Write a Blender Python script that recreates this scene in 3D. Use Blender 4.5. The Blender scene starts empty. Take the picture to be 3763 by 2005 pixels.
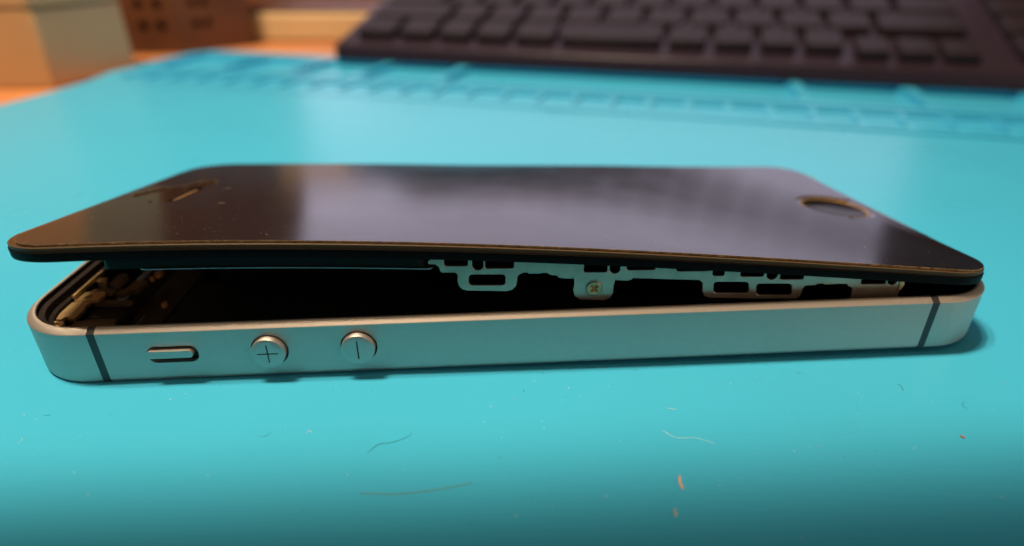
import bpy, bmesh, math, random
from mathutils import Vector, Matrix, Euler
from mathutils.geometry import delaunay_2d_cdt
S = 0.001                      # all lengths below are in millimetres
rnd = random.Random(7)
scene = bpy.context.scene
COL = scene.collection

# ------------------------------------------------------------------ camera
YAW, PITCH, ROLL = 0.06770258509720282, 0.48512237388597124, -0.001335956589817199
CPOS = Vector((55.435, -61.180, 45.461))
FPX = 2216.368
fwd = Vector((math.sin(YAW)*math.cos(PITCH), math.cos(YAW)*math.cos(PITCH), -math.sin(PITCH)))
rgt = Vector((math.cos(YAW), -math.sin(YAW), 0)); upv = rgt.cross(fwd)
r2 = rgt*math.cos(ROLL) + upv*math.sin(ROLL); u2 = upv*math.cos(ROLL) - rgt*math.sin(ROLL)
cam = bpy.data.cameras.new("camera"); camo = bpy.data.objects.new("camera", cam); COL.objects.link(camo)
m = Matrix((r2, u2, -fwd)).transposed().to_4x4(); m.translation = CPOS*S
camo.matrix_world = m
cam.sensor_fit = 'HORIZONTAL'; cam.sensor_width = 36.0; cam.lens = FPX/3763*36
cam.clip_start = 0.002; cam.clip_end = 20
cam.dof.use_dof = True; cam.dof.focus_distance = 0.0715; cam.dof.aperture_fstop = 21.2/1.95
scene.camera = camo

# ------------------------------------------------------------------ world and lamps
world = bpy.data.worlds.new("World"); scene.world = world; world.use_nodes = True
bg = world.node_tree.nodes["Background"]
bg.inputs[0].default_value = (0.78, 0.74, 0.66, 1); bg.inputs[1].default_value = 0.065
scene.view_settings.view_transform = 'Standard'; scene.view_settings.look = 'None'
scene.view_settings.exposure = 0; scene.view_settings.gamma = 1
scene.cycles.use_denoising = True
scene.cycles.max_bounces = 8
scene.cycles.sample_clamp_indirect = 4

def aim(o, target):
    o.rotation_euler = (Vector(target)*S - o.location).to_track_quat('-Z', 'Y').to_euler()
# overhead lamp split into small spots; cone edges imitate shadow on the near mat
def bench_spot(x, y, z, power):
    sp = bpy.data.lights.new("bench_lamp", 'SPOT'); o = bpy.data.objects.new("bench_lamp", sp); COL.objects.link(o)
    o.location = Vector((x, y, z))*S; sp.energy = power; sp.color = (1.0, 0.75, 0.50)
    H = math.radians(80); sp.shadow_soft_size = 0.008; sp.spot_size = 2*H; sp.spot_blend = 0.018
    n = Vector((0.055, 1, 0)).normalized()                    # the cut-off line on the mat runs along x
    d = (Vector((60, CUT, 0))-Vector((x, y, 0))).dot(n)
    tilt = H+math.atan(d/z)
    a = n*math.sin(tilt)+Vector((0, 0, -math.cos(tilt)))
    o.rotation_euler = a.to_track_quat('-Z', 'Y').to_euler()
CUT = -28.0
BENCH_SPOTS = [(-108+dx, 44+dy) for dx, dy in ((-58, -6), (-8, -18), (60, -6), (-32, 28), (36, 26), (8, 8))]
for bx_, by_ in BENCH_SPOTS: bench_spot(bx_, by_, 600, 30.0/len(BENCH_SPOTS))
# the lit computer screen standing behind the keyboard
ar = bpy.data.lights.new("screen_glow", 'AREA'); aro = bpy.data.objects.new("screen_glow", ar); COL.objects.link(aro)
A = Vector((0.937, -0.349, 0)); B = Vector((0.349, 0.937, 0)); P0 = Vector((-6, 254, 7))
ar.shape = 'RECTANGLE'; ar.size = 0.50; ar.size_y = 0.30; ar.energy = 0.58; ar.color = (0.78, 0.73, 0.95)
q = P0 + A*72 + B*215; aro.location = Vector((q.x, q.y, 176))*S
aro.rotation_euler = Matrix((A*-1, Vector((0, 0, 1)), B)).transposed().to_euler()

# warm fill added overhead to brighten the phone's rim
ce = bpy.data.lights.new("rim_fill", 'AREA'); ceo = bpy.data.objects.new("rim_fill", ce); COL.objects.link(ceo)
ce.shape = 'RECTANGLE'; ce.size = 0.75; ce.size_y = 0.16; ce.energy = 0.55; ce.color = (1.0, 0.68, 0.38)
ceo.location = (0.05, -0.17, 0.60); aim(ceo, (62, 10, 5))

# weak warm fill added low on the right to warm the metal side
wa = bpy.data.lights.new("side_fill", 'AREA'); wao = bpy.data.objects.new("side_fill", wa); COL.objects.link(wao)
wa.size = 0.22; wa.energy = 0.42; wa.color = (1.0, 0.66, 0.42)
wao.location = (0.42, -0.22, 0.10); aim(wao, (110, 0, 4))

# ------------------------------------------------------------------ materials
def mat(name, col, rough=0.5, metal=0.0, spec=0.5, var=0.0, vscale=300.0, bump=0.0, bscale=2000.0, coat=0.0, rvar=0.0):
    M = bpy.data.materials.new(name); M.use_nodes = True
    nt = M.node_tree; b = nt.nodes["Principled BSDF"]
    b.inputs["Base Color"].default_value = (*col, 1); b.inputs["Roughness"].default_value = rough
    b.inputs["Metallic"].default_value = metal; b.inputs["Specular IOR Level"].default_value = spec
    b.inputs["Coat Weight"].default_value = coat; b.inputs["Coat Roughness"].default_value = 0.08
    tc = nt.nodes.new("ShaderNodeTexCoord")
    if var or rvar:
        n = nt.nodes.new("ShaderNodeTexNoise"); n.inputs["Scale"].default_value = vscale; n.inputs["Detail"].default_value = 6
        nt.links.new(tc.outputs["Object"], n.inputs["Vector"])
        if var:
            r = nt.nodes.new("ShaderNodeValToRGB")
            r.color_ramp.elements[0].position = 0.3; r.color_ramp.elements[1].position = 0.7
            r.color_ramp.elements[0].color = (*[c*(1-var) for c in col], 1)
            r.color_ramp.elements[1].color = (*[min(1, c*(1+var)) for c in col], 1)
            nt.links.new(n.outputs["Fac"], r.inputs["Fac"]); nt.links.new(r.outputs["Color"], b.inputs["Base Color"])
        if rvar:
            mr = nt.nodes.new("ShaderNodeMapRange"); mr.inputs[1].default_value = 0.3; mr.inputs[2].default_value = 0.7
            mr.inputs[3].default_value = max(0.02, rough-rvar); mr.inputs[4].default_value = rough+rvar
            nt.links.new(n.outputs["Fac"], mr.inputs[0]); nt.links.new(mr.outputs[0], b.inputs["Roughness"])
    if bump:
        n2 = nt.nodes.new("ShaderNodeTexNoise"); n2.inputs["Scale"].default_value = bscale; n2.inputs["Detail"].default_value = 3
        bp = nt.nodes.new("ShaderNodeBump"); bp.inputs["Strength"].default_value = bump; bp.inputs["Distance"].default_value = 0.00005
        nt.links.new(tc.outputs["Object"], n2.inputs["Vector"]); nt.links.new(n2.outputs["Fac"], bp.inputs["Height"])
        nt.links.new(bp.outputs["Normal"], b.inputs["Normal"])
    return M
M_mat = mat("teal_silicone", (0.043, 0.376, 0.61), 0.28, spec=0.13, var=0.02, vscale=25, bump=0.2, bscale=6000, rvar=0.012)
M_alu = mat("anodised_aluminium", (0.485, 0.455, 0.43), 0.50, metal=0.92, var=0.025, vscale=1500, bump=0.06, bscale=16000)
M_band = mat("antenna_plastic", (0.018, 0.02, 0.024), 0.45)
M_gasket = mat("inner_lip_plastic", (0.011, 0.008, 0.007), 0.65, spec=.15, var=0.4, vscale=2500, bump=0.6, bscale=4000)
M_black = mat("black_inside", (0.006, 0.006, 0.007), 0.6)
M_frame = mat("display_frame_plastic", (0.005, 0.004, 0.004), 0.55, spec=0.04, var=0.3, vscale=1500, bump=0.3, bscale=5000)
M_glass = mat("black_glass", (0.006, 0.006, 0.008), 0.055, spec=0.5, rvar=0.02, vscale=80)
M_prot = mat("screen_protector", (0.005, 0.005, 0.008), 0.165, spec=0.62, rvar=0.02, vscale=120)
M_edge = mat("glass_edge", (0.33, 0.22, 0.11), 0.6, spec=0.2, var=0.5, vscale=1800)  # base colour brightened to stand in for light glowing in the glass edge
M_gedge = mat("dark_glass_edge", (0.08, 0.05, 0.025), 0.5, spec=0.15)
M_steel = mat("bracket_steel", (0.52, 0.44, 0.36), 0.33, metal=0.8, var=0.12, vscale=500, bump=0.3, bscale=9000)
M_silver = mat("silver_edge", (0.42, 0.40, 0.40), 0.4, metal=1.0)
M_gold = mat("gold_plate", (0.80, 0.60, 0.31), 0.42, metal=1.0, var=0.15, vscale=900)
M_screw = mat("screw_metal", (0.58, 0.38, 0.20), 0.3, metal=0.75, var=0.1, vscale=3000)
M_copper = mat("copper_contact", (0.70, 0.33, 0.12), 0.4, metal=0.7)
M_flex = mat("flex_cable", (0.10, 0.064, 0.034), 0.45, var=0.2, vscale=900)
M_lcd = mat("lcd_side", (0.006, 0.009, 0.010), 0.5, spec=0.12)
M_mesh = mat("earpiece_mesh", (0.24, 0.15, 0.065), 0.45, metal=0.6, var=0.6, vscale=3500)
M_sensor = mat("sensor_window", (0.06, 0.04, 0.025), 0.3)
M_mark = mat("engraved_mark", (0.012, 0.014, 0.014), 0.6)
M_kbody = mat("keyboard_plastic", (0.020, 0.013, 0.022), 0.38, spec=0.2, var=0.1, vscale=200)
M_key = mat("keycap_plastic", (0.017, 0.012, 0.016), 0.5, spec=0.1, var=0.12, vscale=150)
M_desk = mat("desk_wood", (0.50, 0.20, 0.07), 0.4, var=0.18, vscale=18)
M_cream = mat("cream_card", (0.44, 0.275, 0.135), 0.6, var=0.06, vscale=25)
M_cream2 = mat("pale_card", (0.52, 0.37, 0.20), 0.6, var=0.06, vscale=25)
M_brown = mat("brown_board", (0.085, 0.028, 0.008), 0.55, var=0.25, vscale=30)
M_hole = mat("dark_hole", (0.012, 0.007, 0.006), 0.7)
M_dkthing = mat("dark_brown_wall", (0.10, 0.045, 0.015), 0.7, var=0.2, vscale=6)
M_lint = mat("pale_lint", (0.75, 0.70, 0.58), 0.7)
M_dlint = mat("dark_lint", (0.012, 0.07, 0.09), 0.7)
M_crumb = mat("pink_crumb", (0.75, 0.36, 0.22), 0.6)
M_bcrumb = mat("brown_crumb", (0.35, 0.12, 0.05), 0.6)

# ------------------------------------------------------------------ mesh helpers
def obj(name, verts, faces, mats, parent=None, midx=None, smooth=True, bevel=0.0, segs=2, ang=30, bang=40):
    me = bpy.data.meshes.new(name)
    me.from_pydata([tuple(Vector(v)*S) for v in verts], [], faces)
    for M in (mats if isinstance(mats, (list, tuple)) else [mats]): me.materials.append(M)
    if midx: me.polygons.foreach_set("material_index", midx)
    bm = bmesh.new(); bm.from_mesh(me)
    bmesh.ops.remove_doubles(bm, verts=bm.verts, dist=1e-7)
    bmesh.ops.recalc_face_normals(bm, faces=bm.faces); bm.to_mesh(me); bm.free()
    if smooth:
        me.shade_smooth(); me.set_sharp_from_angle(angle=math.radians(ang))
    o = bpy.data.objects.new(name, me); COL.objects.link(o)
    if bevel:
        b = o.modifiers.new("bevel", 'BEVEL'); b.width = bevel*S; b.segments = segs; b.limit_method = 'ANGLE'
        b.angle_limit = math.radians(bang); b.use_clamp_overlap = True
    if parent: attach(o, parent)
    return o
def attach(o, parent):
    o.parent = parent
    if parent.get("_root"): o.location = -parent.location
def thing(name, loc, label, cat, group=None):
    e = bpy.data.objects.new(name, None); COL.objects.link(e); e.location = Vector(loc)*S
    e.empty_display_size = 0.01; e["label"] = label; e["category"] = cat; e["_root"] = 1
    if group: e["group"] = group
    return e
def tag(o, label, cat, group=None):
    o["label"] = label; o["category"] = cat
    if group: o["group"] = group
    return o
def rrect(x0, x1, y0, y1, R, n=8, extra=()):
    """counter-clockwise rounded rectangle; extra = x stops put on the two long sides"""
    p = []
    def arc(cx, cy, a0):
        for i in range(n+1):
            t = a0 + math.pi/2*i/n; p.append((cx+R*math.cos(t), cy+R*math.sin(t)))
    arc(x0+R, y0+R, math.pi); p += [(x, y0) for x in extra]
    arc(x1-R, y0+R, 1.5*math.pi); arc(x1-R, y1-R, 0); p += [(x, y1) for x in reversed(extra)]
    arc(x0+R, y1-R, math.pi/2)
    out = []
    for a in p:
        if not out or abs(a[0]-out[-1][0])+abs(a[1]-out[-1][1]) > 1e-6: out.append(a)
    return out
def circ(cx, cy, r, n=32, ry=None):
    return [(cx+r*math.cos(2*math.pi*i/n), cy+(ry or r)*math.sin(2*math.pi*i/n)) for i in range(n)]
def inside(p, poly):
    x, y = p; c = False; j = len(poly)-1
    for i in range(len(poly)):
        (xi, yi), (xj, yj) = poly[i], poly[j]
        if (yi > y) != (yj > y) and x < (xj-xi)*(y-yi)/(yj-yi)+xi: c = not c
        j = i
    return c
def cdt(outer, holes=(), pts=()):
    v = [Vector(p) for p in outer]; e = [(i, (i+1) % len(outer)) for i in range(len(outer))]
    for h in holes:
        b = len(v); v += [Vector(p) for p in h]; e += [(b+i, b+(i+1) % len(h)) for i in range(len(h))]
    for p in pts:
        if inside(p, outer) and not any(inside(p, h) for h in holes): v.append(Vector(p))
    r = delaunay_2d_cdt(v, e, [], 2, 1e-6)
    fs = []
    for f in r[2]:
        a, b, c = [r[0][i] for i in f[:3]]
        g = ((a.x+b.x+c.x)/3, (a.y+b.y+c.y)/3)
        if not any(inside(g, h) for h in holes) and inside(g, outer): fs.append(list(f))
    return [(p.x, p.y) for p in r[0]], fs
def plate(outer, holes, top, bot, pts=()):
    """solid between the maps top(x,y) and bot(x,y); returns verts, faces, index of the first wall face"""
    v, f = cdt(outer, holes, pts)
    n = len(v); V = [top(*p) for p in v]+[bot(*p) for p in v]
    cnt = {}
    for t in f:
        for i in range(3):
            e = (t[i], t[(i+1) % 3]); cnt[e] = 1
    F = [list(t) for t in f]+[[i+n for i in reversed(t)] for t in f]
    w = len(F)
    for (i, j) in cnt:
        if (j, i) not in cnt: F.append([j, i, i+n, j+n])
    return V, F, w
class MB:
    def __init__(s): s.v = []; s.f = []; s.m = []
    def add(s, v, f, m=0):
        b = len(s.v); s.v += list(v); s.f += [[i+b for i in t] for t in f]; s.m += [m]*len(f); return s
    def plate(s, outer, holes, top, bot, pts=(), m=0, mw=None):
        v, f, w = plate(outer, holes, top, bot, pts); b = len(s.m); s.add(v, f, m)
        if mw is not None:
            for i in range(b+w, len(s.m)): s.m[i] = mw
        return s
    def box(s, x0, x1, y0, y1, z0, z1, m=0):
        return s.add([(x0,y0,z0),(x1,y0,z0),(x1,y1,z0),(x0,y1,z0),(x0,y0,z1),(x1,y0,z1),(x1,y1,z1),(x0,y1,z1)],
                     [[0,3,2,1],[4,5,6,7],[0,1,5,4],[1,2,6,5],[2,3,7,6],[3,0,4,7]], m)
    def tube(s, path, r, n=5, m=0, taper=True):
        path = [Vector(p) for p in path]; V = []; F = []
        for i, p in enumerate(path):
            d = (path[min(i+1, len(path)-1)]-path[max(i-1, 0)]).normalized()
            a = d.cross(Vector((0, 0.3, 1))).normalized(); b = d.cross(a)
            k = r*(0.45 if taper and i in (0, len(path)-1) else 1)
            V += [p+a*k*math.cos(2*math.pi*j/n)+b*k*math.sin(2*math.pi*j/n) for j in range(n)]
        for i in range(len(path)-1):
            for j in range(n): F.append([i*n+j, i*n+(j+1) % n, (i+1)*n+(j+1) % n, (i+1)*n+j])
        F += [list(range(n)), list(reversed(range((len(path)-1)*n, len(path)*n)))]
        return s.add(V, F, m)
    def build(s, name, mats, parent=None, **k): return obj(name, s.v, s.f, mats, parent, s.m, **k)
def flat(z): return lambda x, y: (x, y, z)
def loft(loops, cap0=True, cap1=True):
    n = len(loops[0]); V = [p for l in loops for p in l]; F = []
    for k in range(len(loops)-1):
        for i in range(n): F.append([k*n+i, k*n+(i+1) % n, (k+1)*n+(i+1) % n, (k+1)*n+i])
    return V, F
def smooth_loop(p, k=6):
    out = []; n = len(p)
    for i in range(n):
        a, b, c, d = [Vector(p[(i+j-1) % n]) for j in range(4)]
        for t in range(k):
            t /= k; out.append(tuple(0.5*((2*b)+(c-a)*t+(2*a-5*b+4*c-d)*t*t+(3*b-a-3*c+d)*t**3)))
    return out
def fillet(poly, r, n=4):
    out = []; N = len(poly)
    for i in range(N):
        a, b, c = Vector(poly[i-1]), Vector(poly[i]), Vector(poly[(i+1) % N])
        k = min(r, (a-b).length*0.45, (c-b).length*0.45)
        p, q = b+(a-b).normalized()*k, b+(c-b).normalized()*k
        for j in range(n+1):
            t = j/n; out.append(tuple(p*(1-t)**2+b*2*t*(1-t)+q*t*t))
    return out

# ------------------------------------------------------------------ desk and wall behind
desk = thing("desk", (60, 300, -3), "orange brown wooden desk under the teal mat", "desk")
MB().box(-700, 800, -160, 800, -28, -3).build("desk_top", M_desk, desk, bevel=2)
wl = MB().box(-1500, 1700, 900, 915, -400, 1100).build("wall", M_dkthing, smooth=False); wl["kind"] = "structure"

# ------------------------------------------------------------------ repair mat
mat_t = thing("repair_mat", (60, 100, -3), "teal silicone repair mat with moulded trays along its far edge", "mat")
def mp(u, w): return (A.x*u+B.x*w, A.y*u+B.y*w)           # mat frame: u along its far edge, w away from the camera
left = [(-122, -150), (-112, 60), (-106, 161), (-103, 179), (-101, 205), (-103, 229), (-99, 242), (-97, 266), (-91, 286), (-82, 294), (-70, 290)]
right = [mp(285, 256), mp(290, 250), mp(290, 60), (330, -150)]
outline = left + [mp(-93, 243), mp(-93, 256), mp(26, 256)] + right
def sst(a, b, x):
    t = min(1, max(0, (x-a)/(b-a))); return t*t*(3-2*t)
def mz(x, y): return -0.75*sst(10, 95, x)*(1-sst(70, 150, y))   # the sheet dips rightwards, shaped to thicken the shadow under the phone's edge
MP = [(-60+6.03*i+.11*j, -60+6.07*j) for i in range(50) for j in range(36)]
holes = []; floors = []
def mrect(u0, u1, w0, w1, R=2.0):
    return [mp(u, w) for u, w in rrect(u0, u1, w0, w1, R, 4)]
step = 13.15
for k in range(-9, 22):
    u0 = -33.6 + k*step
    if u0 < -152 or u0 > 250: continue
    h = mrect(u0+1.2, u0+step-1.2, 169, 185.5, 1.5); holes.append(h); floors.append((h, -1.0))
h = mrect(-162.5, -152.8, 168, 185.5, 1.5); holes.append(h); floors.append((h, -1.0))
for u0, u1 in ((-177, -141), (-137, -105), (-101, -70.5), (-66.5, -33), (-28, 109.5), (113.5, 150), (154, 190), (194, 230)):
    h = mrect(u0, u1, 199, 238, 3.0); holes.append(h); floors.append((h, -2.6))
gr = mrect(-150, 262, 160.5, 161.7, 0.4); holes.append(gr); floors.append((gr, -0.4))
gr = mrect(-158, 256, 189.5, 193.5, 0.8); holes.append(gr); floors.append((gr, -1.2))
mb = MB()
v, f = cdt(outline, holes, MP)
mb.add([(x, y, mz(x, y)) for x, y in v], f)
n = len(outline)
mb.add([(x, y, mz(x, y)) for x, y in outline]+[(x, y, -3) for x, y in outline], [[i, (i+1) % n, (i+1) % n+n, i+n] for i in range(n)])
for h, z in floors:
    n = len(h); V = [(x, y, 0) for x, y in h]+[(x, y, z) for x, y in h]
    mb.add(V, [[i, (i+1) % n, (i+1) % n+n, i+n] for i in range(n)]+[[i+n for i in range(n)]])
mb.build("mat_sheet", M_mat, mat_t, ang=40)

# ------------------------------------------------------------------ smartphone
PH = thing("smartphone", (61.9, 29.3, 0), "dark grey smartphone with its display panel lifted open along the near long edge", "smartphone")
LX, WY, RC = 123.8, 58.3, 9.0
b1a, b1b, b2a, b2b = 10.45, 11.35, 112.35, 113.3
EX = (b1a, b1b, b2a, b2b)
def twist(x, y, z): return z-1.35*min(1, max(0, (x-11)/101))*min(1, max(0, (y-9)/40))*min(1, max(0, (z-2)/4))   # the swollen case is slightly twisted
def ring(inset, z): return [(x, y, twist(x, y, z)) for x, y in rrect(inset, LX-inset, inset, WY-inset, RC-inset, 16, EX)]
prof = [(4.0, 0.0), (0.55, 0.0), (0.12, 0.2), (0.0, 0.55), (0.0, 6.88), (0.06, 6.95), (0.66, 7.40), (0.74, 7.43), (0.98, 7.43), (1.06, 7.32)]
loops = [ring(*p) for p in prof]; N = len(loops[0])
def seg_kind(i):
    (x0, y0, _), (x1, y1, _) = loops[4][i], loops[4][(i+1) % N]
    lo, hi = min(x0, x1), max(x0, x1)
    if abs(y0-y1) < 1e-6 and (abs(lo-b1a)+abs(hi-b1b) < 1e-3 or abs(lo-b2a)+abs(hi-b2b) < 1e-3):
        return ('L' if lo < 60 else 'R') + ('N' if y0 < 20 else 'F')
    if abs(y0) < 1e-6 and abs(lo-b1b)+abs(hi-b2a) < 1e-3: return 'FRONT'
    return ''
case = MB(); bands = {}
for k in range(len(loops)-1):
    for i in range(N):
        quad = [loops[k][i], loops[k][(i+1) % N], loops[k+1][(i+1) % N], loops[k+1][i]]; s = seg_kind(i)
        if s in ('LN', 'LF', 'RN', 'RF'): bands.setdefault(s, MB()).add(quad, [[0, 1, 2, 3]])
        elif s == 'FRONT' and k == 3: pass
        else: case.add(quad, [[0, 1, 2, 3]])
# near side wall with the openings for the switch and the two round buttons
slot = rrect(16.5, 22.35, 2.62, 4.9, 1.0, 8)
BT = ((30.62, 3.78), (41.12, 3.82)); RB = 2.2
sidev = plate(rrect(b1b, b2a, 0.55, 6.88, 0.001, 1), [slot]+[circ(x, z, RB, 40) for x, z in BT], lambda x, z: (x, 0, z), lambda x, z: (x, 0.8, z))
case.add(sidev[0], sidev[1])
case.add([(x, y, 0.0) for x, y, z in loops[0]], [list(range(N))])
case.build("metal_case", M_alu, PH, ang=20)
for s in bands: bands[s].build("antenna_band", M_band, PH, ang=20)
# black plastic lip and inner wall
lip = [ring(*p) for p in ((1.06, 7.32), (1.1, 6.75), (1.75, 6.62), (1.85, 5.75), (2.35, 5.6), (2.45, 1.0))]
V, F = loft(lip); obj("inner_lip", V, F, M_gasket, PH, ang=20)
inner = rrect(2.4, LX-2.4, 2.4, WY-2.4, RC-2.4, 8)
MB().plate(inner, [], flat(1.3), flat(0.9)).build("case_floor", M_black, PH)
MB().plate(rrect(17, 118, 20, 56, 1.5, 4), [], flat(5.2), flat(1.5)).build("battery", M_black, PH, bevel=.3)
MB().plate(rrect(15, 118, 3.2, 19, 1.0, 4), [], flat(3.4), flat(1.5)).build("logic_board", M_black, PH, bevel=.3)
# the pieces that show inside at the open end
MB().plate(fillet([(2.45, 6.6), (3.5, 6.6), (3.6, 7.1), (4.1, 7.1), (4.2, 6.6), (5.0, 6.6), (5.0, 9.0), (4.7, 9.6), (4.7, 10.9), (2.45, 10.9)], .15), [], flat(5.2), flat(4.7)).build("gold_bracket", M_gold, PH, bevel=.06)
MB().plate(fillet([(2.6, 11.0), (5.5, 11.0), (5.9, 12.4), (5.3, 13.3), (2.9, 13.3)], .2), [circ(4.0, 12.0, .48, 16)], flat(5.35), flat(4.9)).build("gold_bracket", M_gold, PH, bevel=.06)
MB().plate(circ(4.0, 12.0, .8, 16), [], flat(4.95), flat(4.5)).build("bracket_recess", M_flex, PH)
MB().plate(fillet([(3.1, 13.5), (6.0, 13.3), (6.3, 14.3), (5.2, 14.7), (3.3, 14.6)], .2), [], flat(5.1), flat(4.6)).build("flex_cable", M_flex, PH, bevel=.06)
MB().box(2.45, 2.75, 11.2, 18.5, 5.4, 6.0).build("gold_rail", M_gold, PH, bevel=.06)
MB().plate(circ(3.6, 16.2, .62, 16), [circ(3.6, 16.2, .22, 8)], flat(5.7), flat(4.4)).build("gold_screw", M_screw, PH, bevel=.1)
MB().plate(rrect(4.7, 6.0, 15.2, 18.6, .6, 6), [], flat(5.3), flat(4.4)).build("vibration_motor", M_flex, PH, bevel=.25)
MB().plate(fillet([(6.5, 13.2), (7.6, 13.4), (7.7, 14.2), (8.9, 14.4), (9.2, 17.0), (7.4, 17.4), (7.2, 15.0), (6.4, 14.8)], .2), [], flat(4.8), flat(4.2)).build("connector_cover", mat("cover_brown", (0.12, 0.07, 0.035), .4, metal=.5), PH, bevel=.08)
MB().plate(fillet([(5.0, 11.0), (9.6, 10.7), (9.6, 11.7), (5.1, 12.1)], .15), [], flat(4.75), flat(4.3)).build("flex_cable", M_flex, PH, bevel=.05)
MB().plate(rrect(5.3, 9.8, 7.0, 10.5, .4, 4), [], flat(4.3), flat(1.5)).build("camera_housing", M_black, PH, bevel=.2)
MB().box(6.0, 6.9, 8.1, 8.5, 4.3, 4.42).build("housing_print", M_flex, PH)
MB().plate(fillet([(5.0, 4.4), (10.4, 4.9), (10.2, 6.6), (7.6, 6.7), (5.3, 6.3)], .4), [], flat(5.0), flat(4.6)).build("flex_cable", M_flex, PH, bevel=.08)
MB().plate(fillet([(5.4, 3.6), (11.5, 3.6), (10.6, 5.2), (7.0, 5.4), (5.8, 4.6)], .4), [], flat(5.35), flat(5.05)).build("flex_tail", mat("tape_brown", (0.09, 0.06, 0.035), .35), PH, bevel=.08)
MB().plate(rrect(10.4, 14.6, 7.2, 30, .6, 4), [], flat(3.4), flat(1.4)).build("shield_plate", mat("dark_shield", (0.045, 0.03, 0.018), .45, metal=.4), PH, bevel=.15)
for (x, y, rx, ry) in ((9.6, 19.4, .55, .9), (9.3, 17.9, .3, .4), (14.2, 10.4, .3, .6)):
    MB().plate(circ(x, y, rx, 14, ry), [], flat(4.9), flat(4.3)).build("copper_contact", M_copper, PH, bevel=.12)
mb = MB()                                                    # corner screw post
mb.plate(circ(3.7, 4.9, 1.15, 20, .8), [[(3.7+x, 4.9+y) for x, y in ((-.6,-.12),(-.15,-.15),(-.12,-.5),(.12,-.5),(.15,-.15),(.6,-.12),(.6,.12),(.15,.15),(.12,.5),(-.12,.5),(-.15,.15),(-.6,.12))]], flat(5.6), flat(4.4))
mb.build("corner_screw", M_screw, PH, bevel=.15)
mb = MB().box(12.9, 13.05, 5.0, 7.6, 4.6, 4.75); mb.build("antenna_wire", M_silver, PH, bevel=.03)

# switch and buttons
sw = MB(); sw.plate(rrect(16.60, 21.95, 3.58, 4.56, .48, 8), [], lambda x, z: (x, -0.55, z), lambda x, z: (x, 1.2, z))
sw.build("mute_switch", M_alu, PH, bevel=.06)
MB().plate(rrect(16.4, 22.5, 2.5, 5.0, .9, 6), [], lambda x, z: (x, 0.85, z), lambda x, z: (x, 1.3, z)).build("switch_recess", M_black, PH)
def capsule(x0, z0, x1, z1, r):
    a = math.atan2(z1-z0, x1-x0); p = []
    for i in range(7): t = a-math.pi/2+math.pi*i/6; p.append((x1+r*math.cos(t), z1+r*math.sin(t)))
    for i in range(7): t = a+math.pi/2+math.pi*i/6; p.append((x0+r*math.cos(t), z0+r*math.sin(t)))
    return p
for k, (bx, bz) in enumerate(BT):
    bx -= 0.02; bz += 0.03
    w, h = 1.25, 0.085
    if k == 0:
        mark = [(bx+x, bz+z) for x, z in ((-w,-h),(-h,-h),(-h,-w),(h,-w),(h,-h),(w,-h),(w,h),(h,h),(h,w),(-h,w),(-h,h),(-w,h))]
    else: mark = capsule(bx, bz-1.2, bx, bz+1.2, h)
    rim = [[(x, y, z) for x, z in circ(bx, bz, rr, 40)] for rr, y in ((2.0, 1.2), (2.0, -.70), (1.96, -.78), (1.88, -.82))]
    V, F = loft(rim); mb = MB().add(V, F)
    v, f = cdt(circ(bx, bz, 1.88, 40), [mark]); mb.add([(x, -.82, z) for x, z in v], f)
    v2 = [(x, -.82, z) for x, z in mark]+[(x, -.74, z) for x, z in mark]; n = len(mark)
    mb.add(v2, [[i, (i+1) % n, (i+1) % n+n, i+n] for i in range(n)])
    bo = mb.build("volume_button", M_alu, PH, ang=35)
    bo["label"] = "round button engraved with a plus" if k == 0 else "round button engraved with a minus"
    v, f = cdt(mark)
    obj("plus_mark" if k == 0 else "minus_mark", [(x, -.745, z) for x, z in v], f, M_mark, bo)
    MB().plate(circ(bx, bz, 2.6, 24), [], lambda x, z: (x, 0.85, z), lambda x, z: (x, 1.25, z)).build("button_recess", M_black, PH)

# ---- the lifted display panel
def zs(x, y):
    u = (x-62)/62; t = (y-1.379)/56.38
    bow = 0.15+0.28*math.exp(-((u-0.08)/0.45)**2)-1.3*max(0.0, u)**1.5
    return (0.6*max(0.0, -u-0.1)-1.5*max(0.0, u-0.3))*max(0.0, t)**3+15.866-4.689*u-2.119*u*u+0.888*u**3+(-0.1465+0.0544*u+0.0422*u*u)*56.4*t+bow*4*t*(1-t)
def surf(off): return lambda x, y: (x, y, zs(x, y)+off)
XL, XR, YN, YF = 1.25, 123.05, 0.85, 57.9
GX = [2.2*i+3 for i in range(55)]; GY = [3.0+2.6*j for j in range(21)]
GRID = [(x+0.01*j, y+0.013*i) for i, x in enumerate(GX) for j, y in enumerate(GY)]
XS = tuple(12+2.5*i for i in range(41))
def pr(inset, R=8.0): return rrect(XL+inset, XR-inset, YN+inset, YF-inset, R-inset, 14, XS)
def panel_slab(levels, holes=(), depth=0.6, floors=True):
    """levels = (inset, z offset) from bottom to top; holes are sunk into the top by depth"""
    lp = [[(x, y, zs(x, y)+o) for x, y in pr(i)] for i, o in levels]
    V, F = loft(lp); mb = MB().add(V, F, 1); top = levels[-1][1]
    v, f = cdt(pr(levels[-1][0]), holes, GRID); mb.add([(x, y, zs(x, y)+top) for x, y in v], f)
    for h in holes:
        n = len(h); V = [(x, y, zs(x, y)+top) for x, y in h]+[(x, y, zs(x, y)+top-depth) for x, y in h]
        mb.add(V, [[i, (i+1) % n, (i+1) % n+n, i+n] for i in range(n)]+([[i+n for i in range(n)]] if floors else []))
    v, f = cdt(pr(levels[0][0]), [] if floors else holes, GRID); mb.add([(x, y, zs(x, y)+levels[0][1]) for x, y in v], f)
    return mb
HB = (116.7, 30.6)
eslot = [(11.4+y, 29.6+x) for x, y in rrect(-5.2, 5.2, -.8, .8, .75, 6)]
hhole = circ(HB[0]-.2, HB[1], 5.55, 48)
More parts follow.
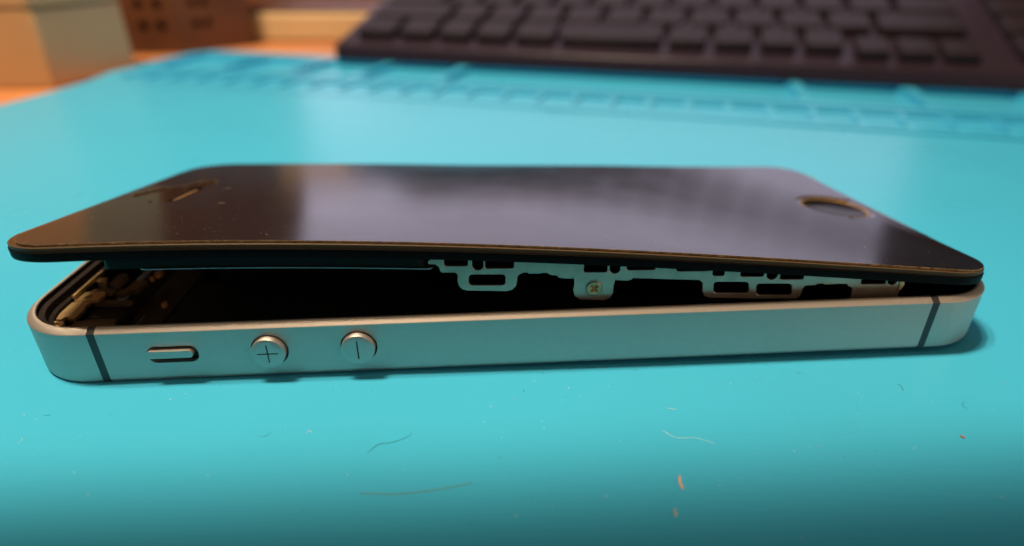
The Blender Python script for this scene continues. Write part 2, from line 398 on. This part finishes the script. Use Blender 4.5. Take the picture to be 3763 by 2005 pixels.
panel = panel_slab([(0.2, -2.06), (0.05, -2.0), (0.0, -1.9), (0.0, -0.92), (0.08, -0.84)], [hhole, eslot], 0.8).build("display_panel", [M_frame, M_frame], PH, ang=35)
panel["label"] = "black display panel bowed and lifted off the case at its near edge"
g = panel_slab([(0.14, -0.83), (0.12, -0.36), (0.18, -0.30), (0.30, -0.27)], [hhole, eslot], 0.50, False)
go = g.build("cover_glass", [M_glass, M_gedge], panel, ang=35)
# screen protector: wavy opening round the earpiece, round notch at the home button
ear = smooth_loop([(4.3, 27.6), (4.6, 31.0), (6.2, 34.0), (8.6, 34.6), (9.3, 37.0), (10.6, 39.2), (12.8, 38.6), (13.4, 33), (13.5, 27), (13.2, 22.9), (11.4, 21.4), (9.2, 22.6), (8.8, 24.6), (7.4, 25.9)], 5)
x0, x1, y0, y1 = 2.7, 122.3, 1.38, 57.3
po = rrect(x0, x1, y0, y1, 6.5, 14, XS)
notch = []
rn = 6.3
a0 = math.acos(3.6/rn)
k = [i for i, p in enumerate(po) if abs(p[0]-x1) < 1e-6][0]
ang0 = -math.asin(4.6/rn); 
arc = [(HB[0]+rn*math.cos(t), HB[1]+rn*math.sin(t)) for t in [ang0-(2*math.pi-2*abs(ang0))*i/36 for i in range(37)]]
notch = [(x1, HB[1]-4.6-.6)]+[(x1-.3, HB[1]-4.6)]+arc+[(x1-.3, HB[1]+4.6)]+[(x1, HB[1]+4.6+.6)]
po = po[:k+1]+notch+po[k+1:]
mb = MB(); mb.plate(po, [ear], surf(0), surf(-0.25), GRID, 0, 1)
pro = mb.build("screen_protector", [M_prot, M_edge], panel, ang=35, bevel=.05, segs=2, bang=60); pro.modifiers[0].material = 1
# earpiece: dark slot with a golden mesh, sensor windows
MB().plate([(11.4+y, 29.6+x) for x, y in rrect(-3.6, 4.4, -.5, .3, .3, 5)], [], surf(-.55), surf(-.7)).build("earpiece_mesh", M_mesh, panel, bevel=.05)
for (x, y, r) in ((17.0, 31.8, .55), (20.3, 20.5, .5)):
    MB().plate(circ(x, y, r, 14), [], surf(.03), surf(-.03)).build("sensor_window", M_sensor, panel)
# home button: metal ring and dished face
hl = []
for r_, o_ in ((5.5, -.80), (5.5, -.26), (5.38, -.20), (5.2, -.24), (5.0, -.40), (4.0, -.78), (2.4, -1.06), (0.6, -1.18)):
    hl.append([(x, y, zs(x, y)+o_) for x, y in circ(HB[0]-.2, HB[1], r_, 48)])
V, F = loft(hl); nn = len(hl)*48; F.append(list(range(nn-48, nn)))
obj("home_button", V, F, [mat("button_ring", (0.35, 0.23, 0.09), .4, metal=.8), mat("button_face", (0.006, 0.005, 0.005), .22, spec=.12)], panel, [0 if i < 4*48 else 1 for i in range(len(F))], ang=50)
# what hangs under the frame: lcd side, its silver edge, and the steel bracket
lp = [rrect(13.4, 49.6, 2.2, 30, 1, 4, tuple(15+2.2*i for i in range(16)))]
MB().plate(lp[0], [], surf(-1.9), surf(-3.6), GRID).build("lcd_back", M_lcd, panel)
MB().plate(rrect(17.2, 50.5, 2.0, 30, 1, 4, tuple(18+2*i for i in range(16))), [], surf(-3.61), surf(-3.72)).build("lcd_shield", M_silver, panel)
lo = [(49.87,13.69),(49.89,13.4),(50.67,13.33),(51.04,13.07),(51.21,12.63),(51.22,12.41),(51.44,12.23),(52.98,12.16),(53.2,11.95),(53.28,11.68),(53.22,11.02),(53.36,10.34),(53.73,9.88),(54.31,9.66),(59.12,9.39),(59.78,9.56),(60.24,10.07),(60.37,10.82),(60.41,11.34),(60.63,11.62),(61.15,11.87),(63.98,11.72),(64.45,11.38),(65.9,11.28),(66.97,11.24),(67.28,10.85),(67.36,9.95),(67.23,9.19),(67.5,8.33),(68.2,7.84),(71.21,7.64),(71.87,7.95),(72.23,8.61),(72.22,9.61),(72.33,10.28),(72.41,10.66),(72.6,10.77),(74.56,10.61),(82.93,10.0),(83.37,9.59),(83.53,8.32),(83.88,7.71),(84.54,7.45),(89.72,7.12),(95.86,6.83),(96.31,7.21),(96.44,8.2),(96.6,8.69),(98.01,8.73),(98.14,8.93),(102.13,8.73),(102.32,8.37),(102.8,8.25),(102.97,7.94),(103.05,6.63),(103.27,5.5),(109.42,5.24),(109.3,7.9),(108.96,9.1)]
xs = [108.9-2.9*i for i in range(21)]
lo = lo + [(x, zs(x, 2.4)-1.7) for x in xs if x > 49.95]
def quadh(p, r=.28): return fillet(p, r, 4)
bh = [quadh(p, .5) for p in ([(54.58,11.85),(54.53,10.37),(58.96,10.2),(58.97,11.69)], [(84.71,9.7),(84.97,8.07),(89.53,7.88),(89.22,9.52)], [(90.24,9.23),(90.57,7.54),(95.2,7.36),(94.83,9.05)])]
for (xa, xb, zb) in ((51.75,54.55,13.02),(56.55,60.0,12.52),(68.38,71.28,11.57),(73.6,77.2,11.68),(79.8,84.0,11.28),(84.4,85.95,10.5),(87.95,91.0,10.23),(93.1,96.2,9.64),(103.85,107.2,8.53)):
    bh.append(quadh([(xa, zs(xa, 2.4)-1.8), (xa, zb+.04), (xb, zb-.04), (xb, zs(xb, 2.4)-1.8)], .3))
for cx, cz, r in ((55.69,13.05,.67),(72.2,11.98,.67),(92.06,10.42,.72),(108.0,8.95,.62)):
    zt = zs(cx, 2.4)-1.8
    pts = [(cx+r*math.cos(t), cz+r*math.sin(t)) for t in [math.pi+math.pi*i/14 for i in range(15)]]
    bh.append([p for p in pts]+[(cx+r, max(zt, cz+.02)), (cx-r, max(zt, cz+.02))])
MB().plate(lo, bh, lambda x, z: (x, 2.4, z), lambda x, z: (x, 2.7, z)).build("metal_bracket", M_steel, panel, bevel=.07, bang=60)
MB().plate(fillet([(65.2,11.5),(65.3,10.85),(66.0,10.7),(74.0,10.1),(74.6,10.2),(74.6,11.2)], .3), [], lambda x, z: (x, 2.75, z), lambda x, z: (x, 3.0, z)).build("bracket_stiffener", M_steel, panel, bevel=.06, bang=60)
MB().plate(rrect(61.7, 63.45, 11.45, 12.2, .2, 4), [], lambda x, z: (x, 2.8, z), lambda x, z: (x, 3.1, z)).build("bracket_clip", M_silver, panel, bevel=.05)
MB().plate(rrect(99.3, 101.1, 8.55, 9.2, .15, 4), [], lambda x, z: (x, 2.8, z), lambda x, z: (x, 3.1, z)).build("bracket_clip", M_gold, panel, bevel=.05)
MB().plate(fillet([(109.0,9.0),(109.5,8.9),(109.7,8.4),(109.4,7.6),(109.1,7.5)], .2), [], lambda x, z: (x, 2.3, z), lambda x, z: (x, 2.7, z)).build("bracket_hook", M_gold, panel, bevel=.05)
SX, SZ = 69.78, 9.42
def rot2(p, t): return (SX+p[0]*math.cos(t)-p[1]*math.sin(t), SZ+p[0]*math.sin(t)+p[1]*math.cos(t))
w, h = .55, .16
cross = [rot2(p, math.radians(42)) for p in ((-w,-h),(-h,-h),(-h,-w),(h,-w),(h,-h),(w,-h),(w,h),(h,h),(h,w),(-h,w),(-h,h),(-w,h))]
mb = MB().plate(circ(SX, SZ, .93, 32), [cross], lambda x, z: (x, 2.22, z), lambda x, z: (x, 2.39, z))
mb.build("bracket_screw", M_screw, panel, bevel=.05, bang=60)
MB().plate(circ(SX, SZ, 1.12, 32), [circ(SX, SZ, .99, 32)], lambda x, z: (x, 2.34, z), lambda x, z: (x, 2.41, z)).build("screw_seat", M_silver, panel, bevel=.02)
v, f = cdt(cross); obj("screw_recess", [(x, 2.375, z) for x, z in v], f, mat("screw_recess_gold", (.40, .17, .04), .35, metal=.3), panel)

# ------------------------------------------------------------------ keyboard behind the mat
AL = math.radians(17)
kb = thing("keyboard", (P0.x, P0.y, -3), "low dark keyboard with flat keys lying behind the teal mat", "keyboard")
kb.rotation_euler = (0, 0, math.atan2(A.y, A.x)); kb["_root"] = 0
ca, sa = math.cos(AL), math.sin(AL)
D = 88
prf = [(0, 3.05), (0, 8.8), (0.35, 9.6), (1.2, 10.0), (D*ca, 10+D*sa), (D*ca+1, 9+D*sa), (D*ca+1, 6+D*sa), (D*ca-6, 3.05)]
n = len(prf); V = [(-4, y, z) for y, z in prf]+[(345, y, z) for y, z in prf]
obj("keyboard_body", V, [[i, (i+1) % n, (i+1) % n+n, i+n] for i in range(n)]+[list(range(n)), list(range(n, 2*n))], M_kbody, kb, bevel=.6, ang=25)
cache = {}
def key(u0, u1, v0, v1, hgt=3.8):
    w, d = round(u1-u0, 2), round(v1-v0, 2)
    if (w, d) not in cache:
        lp = [[(x, y, z) for x, y in rrect(i, w-i, i, d-i, 1.2-i*.4, 3)] for i, z in ((0, 0.02), (0, hgt*.72), (.25, hgt*.92), (.7, hgt))]
        V, F = loft(lp); nn = len(lp[0]); F.append(list(range(3*nn, 4*nn)))
        o = obj("key", V, F, M_key, kb, ang=30); cache[(w, d)] = o
    else:
        o = cache[(w, d)].copy(); COL.objects.link(o)
    o.parent = kb; o.rotation_euler = (AL, 0, 0)
    o.location = Vector((u0, v0*ca, 10+v0*sa))*S
G = 3.4
def row(v0, stops, depth=16.4):
    for a_, b_ in zip(stops, stops[1:]): key(a_+G/2, b_-G/2, v0, v0+depth)
V0 = 9.0
row(V0, [3, 25.4, 45.7, 64.3, 83.2, 104.8, 152.1, 171, 189.5, 206.6, 224])
row(V0-3.5, [225.5, 240.4, 256, 271], 14)
R1 = V0+19
row(R1, [3, 46, 65, 84, 103, 122, 141, 160, 179, 198, 217, 236, 271])
R2 = R1+19
row(R2, [3, 37, 56, 75, 94, 113, 132, 151, 170, 189, 208, 227, 246, 271])
for r_ in (V0, V0+19, V0+38, V0+57): row(r_, [282, 301, 320, 339])
R3 = R2+19
row(R3, [3, 32, 51, 70, 89, 108, 127, 146, 165, 184, 203, 222, 241, 271])

# ------------------------------------------------------------------ boxes behind
cb = thing("cream_box", (-200, 250, -3), "cream cardboard box with a lid standing left of the mat", "box")
def box_poly(o): return [(-420-o, 208-o), (-115+o, 207-o), (-103+o, 252+o), (-408-o, 253+o)]
MB().plate(box_poly(0), [], flat(27), flat(-2.8)).build("box_base", M_cream, cb, bevel=1.2)
MB().plate(box_poly(.4), [], flat(75), flat(27.4)).build("box_lid", M_cream, cb, bevel=1.2)
bb = thing("brown_block", (-112, 340, -3), "dark brown block with rows of round holes behind the cream box", "block")
e1 = Vector((30, 35)).normalized(); nrm = Vector((e1.y, -e1.x))       # right face direction
def hz(x, z, r=1): return circ(x, z, 2.6, 18)
mb = MB()
fh = [(x, z) for z in (11.5, 22.4, 33.3) for x in (-121.0, -111.4)]
mb.plate([(-165, -2.8), (-103.3, -2.8), (-103.3, 70), (-165, 70)], [circ(x, z, 2.7, 18) for x, z in fh], lambda x, z: (x, 305, z), lambda x, z: (x, 311, z))
rh = [(t, z) for z in (11.7, 22.5, 33.3) for t in (11.6, 18.2)]
W2 = 44.5
mb.plate([(0, -2.8), (W2, -2.8), (W2, 70), (0, 70)], [circ(t, z, 2.4, 18) for t, z in rh],
         lambda t, z: (-103.3+e1.x*t, 305+e1.y*t, z), lambda t, z: (-103.3+e1.x*t-nrm.x*5, 305+e1.y*t-nrm.y*5, z))
mb.build("block_shell", M_brown, bb, ang=30)
mb = MB()
q = [(-164, 311.5), (-106, 311.5), (-103.3+e1.x*W2-nrm.x*5.5, 305+e1.y*W2-nrm.y*5.5), (-165, 352)]
mb.plate(q, [], flat(69.5), flat(-2.8)); mb.build("block_core", M_hole, bb)
pb = thing("pale_box", (-48, 375, -3), "low pale box between the brown block and the keyboard", "box")
def lrot(pts, o, t): return [(o[0]+x*math.cos(t)-y*math.sin(t), o[1]+x*math.sin(t)+y*math.cos(t)) for x, y in pts]
MB().plate(lrot([(0, 0), (95, 0), (95, 60), (0, 60)], (-88, 356), -.10), [], flat(13.5), flat(-2.8)).build("box_body", M_cream2, pb, bevel=2.0)
MB().plate(lrot([(3, 6), (92, 6), (92, 57), (3, 57)], (-88, 356), -.10), [], flat(16.5), flat(13.6)).build("box_top", M_brown, pb, bevel=1)
db = thing("dark_case", (-40, 470, -3), "dark brown case standing behind the low pale box", "case")
MB().box(-120, 60, 440, 500, -2.8, 22).build("case_body", M_brown, db, bevel=4)

# ------------------------------------------------------------------ dust, lint, crumbs
dust = MB()
def fleck(P, r, m, nz=None):
    t = rnd.random()*6.28; a = r*(.6+rnd.random()); b = r*(.35+.4*rnd.random()); h = min(a, b)*.7
    x, y, z = P
    if m < 2: z = mz(x, y)
    c, s = math.cos(t), math.sin(t)
    V = [(x+a*c, y+a*s, z+h*.3), (x-b*s, y+b*c, z+h*.3), (x-a*c, y-a*s, z+h*.3), (x+b*s, y-b*c, z+h*.3), (x, y, z+h), (x, y, z)]
    dust.add(V, [[0,1,4],[1,2,4],[2,3,4],[3,0,4],[1,0,5],[2,1,5],[3,2,5],[0,3,5]], m)
def fibre(P, ln, r, m, lift=.08):
    x, y, z = P; z = mz(x, y); t = rnd.random()*6.28; k = (rnd.random()-.5)*.9; pts = []
    for i in range(7):
        pts.append((x, y, z+r+lift*rnd.random())); x += ln/6*math.cos(t); y += ln/6*math.sin(t); t += k+(rnd.random()-.5)*.5
    dust.tube(pts, r, 4, m)
for i in range(230):
    x, y = rnd.uniform(0, 130), rnd.uniform(-30, -0.8)
    fleck((x, y, 0), rnd.choice((.03, .04, .05, .06, .07, .10)), rnd.choice((0, 0, 0, 1)))
for i in range(28):
    x, y = rnd.uniform(-5, 130), rnd.uniform(-24, -1.0)
    fibre((x, y, 0), rnd.choice((.4, .5, .7, .9, 1.6)), rnd.choice((.012, .016, .02)), rnd.choice((0, 1, 1)))
for i in range(60):
    x, y = rnd.choice((rnd.uniform(-40, -1), rnd.uniform(125, 170))), rnd.uniform(-10, 70)
    fleck((x, y, 0), rnd.choice((.05, .07, .1)), rnd.choice((0, 1)))
for i in range(170):
    x = rnd.uniform(4, 120); y = 2 + 30*rnd.random()**1.6
    fleck((x, y, zs(x, y)), rnd.choice((.025, .035, .045, .07)), 2)
for i in range(70):
    x = rnd.gauss(23, 6); y = rnd.uniform(4, 14)
    fleck((x, y, zs(x, y)), rnd.choice((.025, .04, .055)), 2)
for i in range(90):
    x = rnd.uniform(8, 118); fleck((x, 1.25+rnd.random()*.2, zs(x, 1.3)-.1), rnd.choice((.03, .04, .06)), 3)
for x, z, r in ((44.6, 2.6, .09), (40.6, 1.15, .08), (27.6, 1.5, .05), (33.6, 1.3, .05), (24.1, 4.3, .05), (38.5, 1.4, .05), (70, 3.1, .04), (95, 4.4, .05), (83, 2.2, .04)):
    n0 = len(dust.v); fleck((0, 0, 0), r, 1)      # grime stuck to the side wall
    dust.v[n0:] = [(x+p[0], -.002-abs(p[2]-mz(0, 0))*.3, z+p[1]) for p in dust.v[n0:]]
do = dust.build("dust", [M_lint, M_dlint, mat("screen_dust", (.42, .38, .33), .6), M_edge], None, smooth=False); do["kind"] = "stuff"
def strand(name, pts, r, M, label, cat):
    p = [Vector((x, y, mz(x, y)+r*.8)) for x, y in pts]; q = []
    for i in range(len(p)-1):
        a, b, c, d = p[max(i-1, 0)], p[i], p[i+1], p[min(i+2, len(p)-1)]
        for t in range(5):
            t /= 5; q.append(0.5*((2*b)+(c-a)*t+(2*a-5*b+4*c-d)*t*t+(3*b-a-3*c+d)*t**3))
    q.append(p[-1]); tag(MB().tube(q, r, 6).build(name, M), label, cat)
strand("hair", [(43.6, -13.6), (44.6, -12.4), (46.0, -12.2), (47.6, -11.4), (47.9, -10.8)], .024, M_dlint, "dark curved hair on the mat in front of the minus button", "hair")
strand("fibre", [(43.6, -18.9), (47, -19.2), (51, -18.9), (54.5, -18.2)], .05, mat("tan_fibre", (.13, .33, .33), .7), "long tan fibre lying low on the mat near the front", "fibre")
strand("fibre", [(75.3, -12.0), (76.5, -13.2), (78.4, -13.3), (80.3, -14.3)], .016, M_lint, "bent pale fibre on the mat in front of the blank side", "fibre")
strand("crumb", [(75.1, -18.6), (74.85, -19.4), (74.9, -20.3)], .11, M_crumb, "thin pink sliver of debris on the mat", "crumb")
strand("crumb", [(73.3, -22.6), (73.2, -23.4)], .10, mat("tan_crumb", (.6, .42, .2), .7), "blunt tan crumb just nearer than the pink sliver", "crumb")
strand("crumb", [(107.2, -15.0), (107.5, -15.4)], .10, M_bcrumb, "tiny brown crumb alone on the right of the mat", "crumb")

for o in scene.objects:
    if "_root" in o: del o["_root"]
